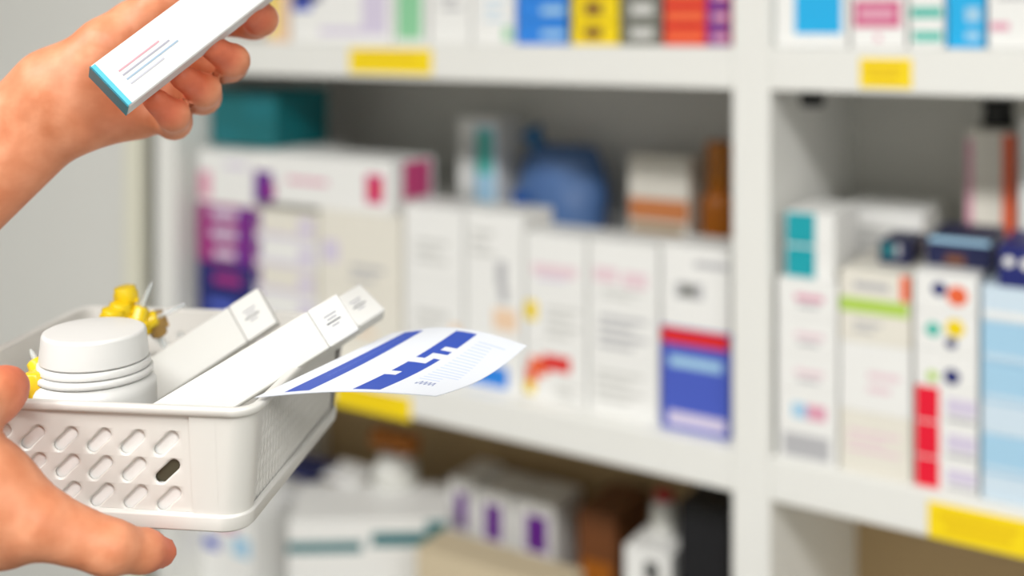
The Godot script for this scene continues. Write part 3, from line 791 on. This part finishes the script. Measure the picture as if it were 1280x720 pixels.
	carton("medicine_carton", "tall white carton beside the orange striped one in the back", "box", "", 0.2502, 0.2906, 0.0005, 0.3382, -0.16, 0.1, "f3f3f1", [["printed_mark", 0.1, 0.3, 0.5, 0.5, "1a2470"]])
	carton("medicine_carton", "long beige carton on the bottom shelf in front of the purple barred cartons", "box", "", -0.4487, -0.2374, -0.4127, -0.2335, -0.06, 0.06, "d8c8aa", [["printed_band", 0.03, 0.5, 0.3, 0.7, "b79a72"]])
	carton("medicine_carton", "broad white carton with two dark teal bands under the white jar", "box", "", -0.686, -0.471, -0.4127, -0.2285, -0.07, 0.12, "f3f3f1", [["printed_band", 0, 0.76, 0.46, 0.84, "0b6f78"], ["printed_band", 0.52, 0.8, 0.98, 0.9, "0b6f78"], ["printed_band", 0.86, 0.88, 0.99, 0.98, "0b6f78"]], 0.6)
	carton("medicine_carton", "dark navy carton on the broad teal banded carton", "box", "", -0.7749, -0.6875, -0.2279, -0.2187, -0.13, 0.06, "121a48", [["printed_mark", 0.5, 0.1, 0.95, 0.5, "1a2470"]])
	carton("medicine_carton", "plain white carton beside the dark navy carton", "box", "", -0.6996, -0.6293, -0.2279, -0.2208, -0.15, 0.06, "f3f3f1", [["printed_mark", 0.2, 0.3, 0.8, 0.5, "b9b9bd"], ["printed_mark", 0.2, 0.6, 0.8, 0.7, "d9d0e6"]])
	carton("medicine_carton", "white carton with dark purple bar, nearest the white jar", "box", "white cartons with purple bars standing behind the beige carton", -0.4974, -0.455, -0.4127, -0.2024, -0.2, 0.08, "f3f3f1", [["printed_bar", 0.3, 0.68, 0.75, 0.92, "6a2491"]])
	carton("medicine_carton", "white carton with dark purple bar between its two look-alikes", "box", "white cartons with purple bars standing behind the beige carton", -0.4498, -0.3945, -0.4127, -0.2084, -0.2, 0.08, "f3f3f1", [["printed_bar", 0.25, 0.68, 0.75, 0.92, "6a2491"]])
	carton("medicine_carton", "white carton with dark purple bar, beside the brown carton", "box", "white cartons with purple bars standing behind the beige carton", -0.3882, -0.3266, -0.4127, -0.2071, -0.2, 0.08, "f3f3f1", [["printed_bar", 0.3, 0.68, 0.85, 0.92, "6a2491"]])
	carton("medicine_carton", "tall brown carton beside the purple barred cartons", "box", "", -0.289, -0.2339, -0.4127, -0.1981, -0.2, 0.1, "7a4a2a", [["printed_panel", 0.1, 0.4, 0.9, 0.7, "b5691c"]])
	carton("medicine_carton", "tall black carton against the centre upright on the bottom shelf", "box", "", -0.1024, -0.0425, -0.4127, -0.1127, -0.1, 0.14, "17171c", [["printed_panel", 0.1, 0.3, 0.6, 0.6, "4b4c4b"]])
	carton("medicine_carton", "white carton with a small dark mark on the bottom shelf beside black carton", "box", "", -0.1719, -0.1135, -0.4127, -0.1791, -0.1, 0.1, "f3f3f1", [["printed_mark", 0.45, 0.85, 0.75, 0.95, "4b4c4b"]])
	carton("medicine_carton", "tall white carton with blue print at the end of the bottom shelf", "box", "", -0.8306, -0.7289, -0.4127, -0.2617, -0.05, 0.16, "f3f3f1", [["printed_mark", 0.05, 0.6, 0.35, 0.72, "4a5fc4"], ["printed_panel", 0.6, 0.62, 0.95, 0.8, "a9d3ee"], ["printed_mark", 0.3, 0.82, 0.7, 0.9, "e3a0b8"]])

func loose_shelf_things() -> void:
	# a soft blue plastic pouch leaning at the back of the middle shelf
	var blue := StandardMaterial3D.new()
	blue.albedo_color = Color("5578ae")
	blue.roughness = 0.3
	var t := thing("plastic_pouch", "crumpled translucent blue plastic pouch standing behind the white cartons", "pouch", on_shelf(Vector3(-0.331, 0.0005, -0.235)))
	var s := Shape.new()
	var n := 28
	var m := 22
	var noise := FastNoiseLite.new()
	noise.seed = 5
	noise.frequency = 9.0
	for k in m:
		var h := float(k) / (m - 1)
		for i in n:
			var f := TAU * i / n
			var prof := pow(sin(PI * clampf(0.06 + 0.9 * h, 0.0, 1.0)), 0.2)
			var crumple := 1.0 + 0.22 * noise.get_noise_3d(cos(f) * 0.08, h * 0.2, sin(f) * 0.08)
			s.add(Vector3(cos(f) * 0.068 * prof * crumple, h * 0.272, sin(f) * 0.045 * prof * crumple))
	for k in m - 1:
		for i in n:
			var j := (i + 1) % n
			s.quad(k * n + i, k * n + j, (k + 1) * n + j, (k + 1) * n + i)
	var c0 := s.add(Vector3.ZERO)
	var c1 := s.add(Vector3(0, 0.272, 0))
	for i in n:
		s.tri(c0, (i + 1) % n, i)
		s.tri(c1, (m - 1) * n + i, (m - 1) * n + (i + 1) % n)
	part("bag", s.mesh(), blue, t)
	part("gathered_neck", tube([Vector3(-0.03, 0.262, 0.01), Vector3(-0.036, 0.28, 0.012), Vector3(-0.044, 0.292, 0.014)], [0.014, 0.01, 0.018], 14), paint("1f6aa0", 0.4), t)
	part("tag", block(Vector3(0.024, 0.024, 0.002), 0.0006), paint("0d55a8", 0.4), t, at(Vector3(-0.036, 0.2, 0.052)))
	# navy bottle beside it
	bottle("navy_bottle", "dark navy plastic bottle beside the blue pouch", Vector3(-0.219, 0.0005, -0.29), 0.029, 0.262, "2b3f78", "2a2a48")
	bottle("amber_bottle", "amber brown bottle in the back corner beside the centre upright", Vector3(-0.1046, 0.0005, -0.23), 0.022, 0.29, "a85f14", "c77a1e")
	bottle("white_jar", "white plastic jar standing on the broad teal banded carton", Vector3(-0.5844, -0.2279, -0.19), 0.033, 0.0475, "e8e8e4", "e2e2de")
	bottle("red_capped_bottle", "small white bottle with a red cap on the bottom shelf carton", Vector3(-0.1427, -0.1785, -0.15), 0.016, 0.052, "e2e2de", "b3221f")
	# brown rolled bandage pack at the far side of the bottom shelf
	var r := thing("bandage_roll", "tan bandage roll lying on the white jar under the board", "roll", on_shelf(Vector3(-0.5844, -0.1799, -0.19)))
	part("roll", lathe([Vector2(0.004, -0.036), Vector2(0.014, -0.036), Vector2(0.0155, -0.0345), Vector2(0.0155, 0.0345), Vector2(0.014, 0.036), Vector2(0.004, 0.036), Vector2(0.004, -0.036)], 24), paint("a8641f", 0.8), r, Transform3D(Basis(Vector3.FORWARD, PI / 2.0), Vector3(0, 0.0155, 0)))
	var b := thing("shadow_stub", "added dark shadow stopper on top of the tall orange striped carton", "stub", on_shelf(Vector3(0.2178, 0.3233, -0.24)))  # black shape added to stand in for a dark shadow above the carton
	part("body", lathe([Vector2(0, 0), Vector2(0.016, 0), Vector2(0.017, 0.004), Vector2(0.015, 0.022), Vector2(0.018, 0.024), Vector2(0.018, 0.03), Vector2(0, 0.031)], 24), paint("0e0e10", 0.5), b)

func bottle(called: String, label: String, p: Vector3, r: float, h: float, body_hex: String, cap_hex: String) -> void:
	var t := thing(called, label, "bottle", on_shelf(p))
	var neck := h * 0.78
	part("body", lathe([Vector2(0, 0), Vector2(r * 0.92, 0), Vector2(r, r * 0.1), Vector2(r, neck - r * 0.5), Vector2(r * 0.9, neck - r * 0.2), Vector2(r * 0.62, neck), Vector2(r * 0.6, neck + h * 0.03), Vector2(0, neck + h * 0.03)], 32), paint(body_hex, 0.25), t)
	part("cap", lathe([Vector2(0, neck + h * 0.03), Vector2(r * 0.7, neck + h * 0.03), Vector2(r * 0.72, h - 0.002), Vector2(r * 0.66, h), Vector2(0, h)], 36, 30, 0.0006, 1, 2), paint(cap_hex, 0.35), t)
	var wrap := part("paper_label", lathe([Vector2(r + 0.0003, neck * 0.25), Vector2(r + 0.0003, neck * 0.72)], 32), paint("d8d8d2", 0.6) if called != "navy_bottle" else paint("44598f", 0.5), t)
	wrap.set_meta("label", "paper label round the bottle")

func basket_contents(frame: Transform3D) -> void:
	# the white bottle in front
	var white := paint("dcdcda", 0.33)
	var b := thing("medicine_bottle", "white plastic medicine bottle with a broad smooth cap in the basket", "bottle", at(Vector3(-0.2088, 1.2726, -0.56)))
	part("body", lathe([Vector2(0, 0), Vector2(0.0285, 0), Vector2(0.030, 0.002), Vector2(0.030, 0.0475), Vector2(0.0297, 0.0500), Vector2(0.0288, 0.0520), Vector2(0.0272, 0.0536), Vector2(0.026, 0.0542), Vector2(0, 0.0542)], 64), white, b)
	part("neck_ring", lathe([Vector2(0.022, 0.0545), Vector2(0.0276, 0.0545), Vector2(0.0284, 0.0554), Vector2(0.0282, 0.0572), Vector2(0.0272, 0.0580), Vector2(0.022, 0.0580)], 64), white, b)
	part("tamper_band", lathe([Vector2(0.022, 0.0584), Vector2(0.0266, 0.0584), Vector2(0.0271, 0.0592), Vector2(0.0268, 0.0616), Vector2(0.0258, 0.0622), Vector2(0.022, 0.0622)], 64), white, b)
	part("cap", lathe([Vector2(0.022, 0.0627), Vector2(0.0257, 0.0627), Vector2(0.0260, 0.0635), Vector2(0.0249, 0.0750), Vector2(0.0244, 0.0763), Vector2(0.0230, 0.0770), Vector2(0, 0.0772)], 64), white, b)
	# slim cartons
	var g := "slim white cartons leaning in the basket"
	slim_carton("white slim carton leaning beside the medicine bottle in the basket", Transform3D(Basis(Vector3(0.8298, 0.5224, -0.1962), Vector3(-0.5578, 0.7663, -0.3188), Vector3(-0.0162, 0.374, 0.9273)), Vector3(-0.1837, 1.3135, -0.6223)), Vector3(0.112, 0.0232, 0.01), g)
	slim_carton("white slim carton leaning over the basket's rim beside the leaflet", Transform3D(Basis(Vector3(0.7144, 0.3397, -0.6117), Vector3(-0.5716, 0.7875, -0.2304), Vector3(0.4035, 0.5143, 0.7568)), Vector3(-0.128, 1.3295, -0.5597)), Vector3(0.112, 0.0222, 0.009), g)
	slim_carton("white slim carton sticking out furthest behind the one at the leaflet", Transform3D(Basis(Vector3(0.6961, 0.3416, -0.6315), Vector3(-0.7004, 0.5162, -0.4929), Vector3(0.1576, 0.7854, 0.5986)), Vector3(-0.1088, 1.3311, -0.6065)), Vector3(0.085, 0.0228, 0.009), g)
	slim_carton("white slim carton lying flat at the bottom of the basket", Transform3D(Basis(Vector3.UP, 0.5) * Basis(Vector3.RIGHT, -PI / 2.0), Vector3(-0.1603, 1.2792, -0.5679)), Vector3(0.075, 0.03, 0.012), g)
	# flat packets standing right behind the slotted front
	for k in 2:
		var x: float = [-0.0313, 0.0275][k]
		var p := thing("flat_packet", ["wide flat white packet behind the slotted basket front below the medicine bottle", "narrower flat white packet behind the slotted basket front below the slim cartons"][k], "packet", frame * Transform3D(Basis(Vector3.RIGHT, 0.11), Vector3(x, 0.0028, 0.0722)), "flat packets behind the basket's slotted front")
		var wide: float = [0.0653, 0.05][k]
		part("body", block(Vector3(wide, 0.047, 0.004), 0.0005), paint("f6f6f4", 0.45), p, at(Vector3(0, 0.0235, 0)))
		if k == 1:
			part("printed_mark", block(Vector3(0.013, 0.011, 0.0003), 0.0001), paint("4d4a3a", 0.5), p, at(Vector3(0.0149, 0.0243, 0.0021)))  # dark patch paints the shaded gap seen through one slot, not print
		part("seal_strip", block(Vector3(wide, 0.004, 0.0044), 0.0003), paint("e6e6e2", 0.45), p, at(Vector3(0, 0.0445, 0)))
	# leaflet
	leaflet()
	# yellow capped needles
	var gn := "yellow capped needles poking out behind the medicine bottle"
	capped_needle("yellow hubbed needle behind the bottle, standing highest", Vector3(-0.2128, 1.3495, -0.618), Vector3(-0.2106, 1.3201, -0.622), "f2cf1a", gn)
	capped_needle("yellow hubbed needle just below the highest one", Vector3(-0.2146, 1.3422, -0.612), Vector3(-0.22, 1.3086, -0.616), "f2cf1a", gn)
	capped_needle("yellow hubbed needle with its clear sheath pointing up", Vector3(-0.2056, 1.3414, -0.615), Vector3(-0.199, 1.3598, -0.619), "f2cf1a", gn)
	capped_needle("yellow hubbed needle with its sheath pointing to the slim carton", Vector3(-0.2026, 1.3369, -0.622), Vector3(-0.1824, 1.3457, -0.626), "f2cf1a", gn)
	capped_needle("yellow hubbed needle half hidden by the bottle cap", Vector3(-0.2169, 1.3403, -0.606), Vector3(-0.2231, 1.3105, -0.61), "f2cf1a", gn)
	capped_needle("yellow hubbed needle with a darker gold hub", Vector3(-0.1992, 1.3327, -0.628), Vector3(-0.1932, 1.3127, -0.632), "b08a4a", gn)
	capped_needle("yellow hubbed needle between the thumb and the medicine bottle", Vector3(-0.236, 1.3292, -0.56), Vector3(-0.2417, 1.339, -0.562), "f0cc28", gn)
	capped_needle("yellow hubbed needle low beside the bottle's shoulder", Vector3(-0.2312, 1.3248, -0.545), Vector3(-0.2289, 1.3073, -0.545), "f0c428", gn)

func leaflet() -> void:
	var img := Image.create(512, 512, false, Image.FORMAT_RGB8)
	img.fill(Color("e3e7ef"))
	var ink := Color("2f4fb4")
	img.fill_rect(Rect2i(66, 20, 72, 470), ink)          # u is across, v runs along the sheet
	for i in 40:
		img.fill_rect(Rect2i(92 + (i * 7) % 5, 60 + i * 8, 10, 3), Color("4f6cc4"))
	img.fill_rect(Rect2i(262, 255, 78, 235), ink)
	img.fill_rect(Rect2i(262, 20, 78, 160), ink)
	img.fill_rect(Rect2i(262, 180, 30, 40), ink)
	img.fill_rect(Rect2i(318, 215, 22, 40), ink)
	img.fill_rect(Rect2i(262, 330, 34, 30), Color("e3e7ef"))
	img.fill_rect(Rect2i(300, 130, 40, 26), Color("e3e7ef"))
	for i in 16:
		img.fill_rect(Rect2i(372, 60 + i * 20, 96 - (i * 37) % 40, 5), Color("c3d2ee"))
	var prev := Vector2(385, 395)
	for i in 26:                                           # a scribble
		var q := Vector2(385 + i * 2.2, 395 + sin(i * 1.1) * 14.0)
		for k in 6:
			var w := prev.lerp(q, k / 6.0)
			img.fill_rect(Rect2i(int(w.x), int(w.y), 3, 3), Color("7b88b4"))
		prev = q
	var tex := ImageTexture.create_from_image(img)
	var m := StandardMaterial3D.new()
	m.albedo_texture = tex
	m.roughness = 0.5
	m.cull_mode = BaseMaterial3D.CULL_DISABLED
	var s := Shape.new()
	var n := 18
	var a := Vector3(-0.1178, 1.331, -0.512)
	var b := Vector3(-0.0344, 1.3334, -0.507)
	var c := Vector3(0.008, 1.3321, -0.592)
	var d := Vector3(-0.0656, 1.3334, -0.612)
	for layer in 2:
		for j in n + 1:
			for i in n + 1:
				var x := float(i) / n
				var y := float(j) / n
				var p := a.lerp(b, x).lerp(d.lerp(c, x), y)
				p.y += 0.006 * sin(PI * x) * (0.4 + 0.6 * y) - 0.004 * sin(PI * y) * x
				p.y -= layer * 0.0002
				s.add(p - a, Vector2(x, 1.0 - y))
	var m1 := (n + 1) * (n + 1)
	for j in n:
		for i in n:
			var k := j * (n + 1) + i
			s.quad(k, k + n + 1, k + n + 2, k + 1)
			s.quad(m1 + k, m1 + k + 1, m1 + k + n + 2, m1 + k + n + 1)
	var t := thing("leaflet", "white paper leaflet with two broken blue bars, lying over the basket's rim", "leaflet", at(a))
	part("sheet", s.mesh(true), m, t)

func held_carton() -> void:
	var t := thing("held_carton", "long white carton with a teal end held up in a hand", "box", Transform3D(Basis(Vector3(0.6209, 0.5873, -0.5197), Vector3(-0.6964, 0.7174, -0.0213), Vector3(0.3603, 0.3751, 0.8544)), Vector3(-0.1512, 1.507, -0.5602)))
	var size := Vector3(0.125, 0.0262, 0.0135)
	part("body", block(size, 0.0006), paint("dededd", 0.38), t)
	var cap := part("end_panel", block(Vector3(0.0006, size.y, size.z), 0.0002), paint("0b8296", 0.4), t, at(Vector3(-size.x / 2.0 - 0.0002, 0, 0)))
	cap.set_meta("label", "teal end of the carton")
	part("teal_edge", block(Vector3(0.0022, size.y - 0.001, 0.0003), 0.0001), paint("3fb9d4", 0.4), t, at(Vector3(-size.x / 2.0 + 0.0012, 0, size.z / 2.0 + 0.0001)))
	for i in 4:
		var w: float = [0.024, 0.028, 0.031, 0.02][i]
		part("text_line", block(Vector3(w, 0.0009, 0.0002), 0.00005), paint(["d49aa6", "a4a4b2", "98aec4", "b9b9c4"][i], 0.5), t, at(Vector3(-size.x / 2.0 + 0.008 + w / 2.0, 0.003 - i * 0.0027, size.z / 2.0 + 0.0001)))

func hands() -> void:
	var skin := grain("ca7850", "eda681", 9.0, 0.025, 11, 0.5)
	skin.vertex_color_use_as_albedo = true
	skin.subsurf_scatter_enabled = true
	skin.subsurf_scatter_strength = 0.05
	var t := thing("person", "bare arms, one hand holding up a white carton, the other gripping the basket", "person", at(Vector3(-0.3083, 1.2759, -0.445)))
	var palm := [
		[Vector3(-0.605, 1.1543, -0.55), Vector3(-0.3922, 1.3363, -0.566), 0.038, 0.029],
		[Vector3(-0.3922, 1.3363, -0.566), Vector3(-0.2399, 1.4672, -0.581), 0.029, 0.0185],
		[Vector3(-0.5893, 1.1425, -0.55), Vector3(-0.38, 1.3201, -0.566), 0.038, 0.029],
		[Vector3(-0.38, 1.3201, -0.566), Vector3(-0.2291, 1.4573, -0.581), 0.029, 0.0185],
		[Vector3(-0.2365, 1.468, -0.581), Vector3(-0.2103, 1.485, -0.601), 0.019, 0.015],
		[Vector3(-0.2103, 1.485, -0.601), Vector3(-0.1773, 1.5074, -0.613), 0.015, 0.012],
		[Vector3(-0.2303, 1.4606, -0.581), Vector3(-0.1958, 1.4783, -0.609), 0.018, 0.013],
		[Vector3(-0.2262, 1.4533, -0.578), Vector3(-0.2001, 1.4544, -0.596), 0.016, 0.014],
		[Vector3(-0.2312, 1.4683, -0.576), Vector3(-0.2097, 1.4897, -0.578), 0.018, 0.015]
	]
	var fingers := [
		[[Vector3(-0.2113, 1.4905, -0.58), Vector3(-0.1988, 1.5021, -0.586), 0.013, 0.0115], [Vector3(-0.1988, 1.5021, -0.586), Vector3(-0.1819, 1.5134, -0.588), 0.0115, 0.0105], [Vector3(-0.1819, 1.5134, -0.588), Vector3(-0.1598, 1.5292, -0.592), 0.0105, 0.0095], [Vector3(-0.1598, 1.5292, -0.592), Vector3(-0.1488, 1.5359, -0.592), 0.0095, 0.008]],
		[[Vector3(-0.1773, 1.5074, -0.613), Vector3(-0.1408, 1.5031, -0.612), 0.011, 0.009], [Vector3(-0.1408, 1.5031, -0.612), Vector3(-0.1326, 1.5046, -0.591), 0.009, 0.0084], [Vector3(-0.1326, 1.5046, -0.591), Vector3(-0.1358, 1.5082, -0.576), 0.0084, 0.0068]],
		[[Vector3(-0.188, 1.4912, -0.615), Vector3(-0.1523, 1.4802, -0.604), 0.011, 0.009], [Vector3(-0.1523, 1.4802, -0.604), Vector3(-0.1441, 1.4831, -0.578), 0.009, 0.008], [Vector3(-0.1441, 1.4831, -0.578), Vector3(-0.1501, 1.49, -0.562), 0.008, 0.0066]],
		[[Vector3(-0.1974, 1.4737, -0.614), Vector3(-0.1649, 1.4633, -0.598), 0.011, 0.009], [Vector3(-0.1649, 1.4633, -0.598), Vector3(-0.1573, 1.4681, -0.572), 0.009, 0.008], [Vector3(-0.1573, 1.4681, -0.572), Vector3(-0.1636, 1.4758, -0.556), 0.008, 0.0066]],
		[[Vector3(-0.2049, 1.459, -0.604), Vector3(-0.1766, 1.4506, -0.586), 0.0105, 0.0084], [Vector3(-0.1766, 1.4506, -0.586), Vector3(-0.1698, 1.4562, -0.562), 0.0084, 0.0074], [Vector3(-0.1698, 1.4562, -0.562), Vector3(-0.1749, 1.4647, -0.549), 0.0074, 0.0062]]
	]
	arm(t, palm, fingers, "bare arm whose hand holds up the long white carton", skin)
	palm = [
		[Vector3(-0.486, 1.167, -0.36), Vector3(-0.4, 1.2214, -0.4), 0.038, 0.034],
		[Vector3(-0.4, 1.2214, -0.4), Vector3(-0.3083, 1.2759, -0.445), 0.034, 0.026],
		[Vector3(-0.3083, 1.2759, -0.445), Vector3(-0.2541, 1.3111, -0.468), 0.024, 0.018],
		[Vector3(-0.2541, 1.3111, -0.468), Vector3(-0.2268, 1.3094, -0.474), 0.018, 0.017],
		[Vector3(-0.3083, 1.2727, -0.445), Vector3(-0.2507, 1.2877, -0.468), 0.024, 0.017],
		[Vector3(-0.2507, 1.2877, -0.468), Vector3(-0.2151, 1.2825, -0.478), 0.017, 0.013],
		[Vector3(-0.236, 1.3122, -0.472), Vector3(-0.2176, 1.2994, -0.476), 0.017, 0.017]
	]
	fingers = [
		[[Vector3(-0.2244, 1.3028, -0.476), Vector3(-0.2023, 1.2899, -0.476), 0.017, 0.014], [Vector3(-0.2023, 1.2899, -0.476), Vector3(-0.1735, 1.2753, -0.484), 0.014, 0.0108], [Vector3(-0.1735, 1.2753, -0.484), Vector3(-0.163, 1.2683, -0.496), 0.0108, 0.0086], [Vector3(-0.163, 1.2683, -0.496), Vector3(-0.1583, 1.2624, -0.507), 0.0086, 0.0065]],
		[[Vector3(-0.2486, 1.326, -0.464), Vector3(-0.2336, 1.3351, -0.474), 0.015, 0.013], [Vector3(-0.2336, 1.3351, -0.474), Vector3(-0.2277, 1.338, -0.492), 0.013, 0.0118], [Vector3(-0.2277, 1.338, -0.492), Vector3(-0.226, 1.3389, -0.499), 0.0118, 0.0106]],
		[[Vector3(-0.239, 1.2798, -0.478), Vector3(-0.2221, 1.2602, -0.527), 0.012, 0.009], [Vector3(-0.2221, 1.2602, -0.527), Vector3(-0.204, 1.2596, -0.56), 0.009, 0.0085], [Vector3(-0.204, 1.2596, -0.56), Vector3(-0.1944, 1.259, -0.567), 0.0085, 0.0075]],
		[[Vector3(-0.2503, 1.2789, -0.48), Vector3(-0.2469, 1.2582, -0.54), 0.012, 0.009], [Vector3(-0.2469, 1.2582, -0.54), Vector3(-0.2382, 1.2602, -0.585), 0.009, 0.0085], [Vector3(-0.2382, 1.2602, -0.585), Vector3(-0.2276, 1.2598, -0.59), 0.0085, 0.0075]]
	]
	arm(t, palm, fingers, "bare arm whose hand grips the white basket", skin)

func arm(person: Node3D, palm: Array, fingers: Array, label: String, skin: Material) -> void:
	var base: Vector3 = person.position
	var groups := [palm] + fingers
	var blush := []
	for g in groups:
		for b in g:
			b[0] -= base
			b[1] -= base
	for f in fingers:
		blush.append([f[f.size() - 1][1], 0.022])
	var o := part("arm", skin_mesh(groups, 0.0026, blush), skin, person)
	o.set_meta("label", label)
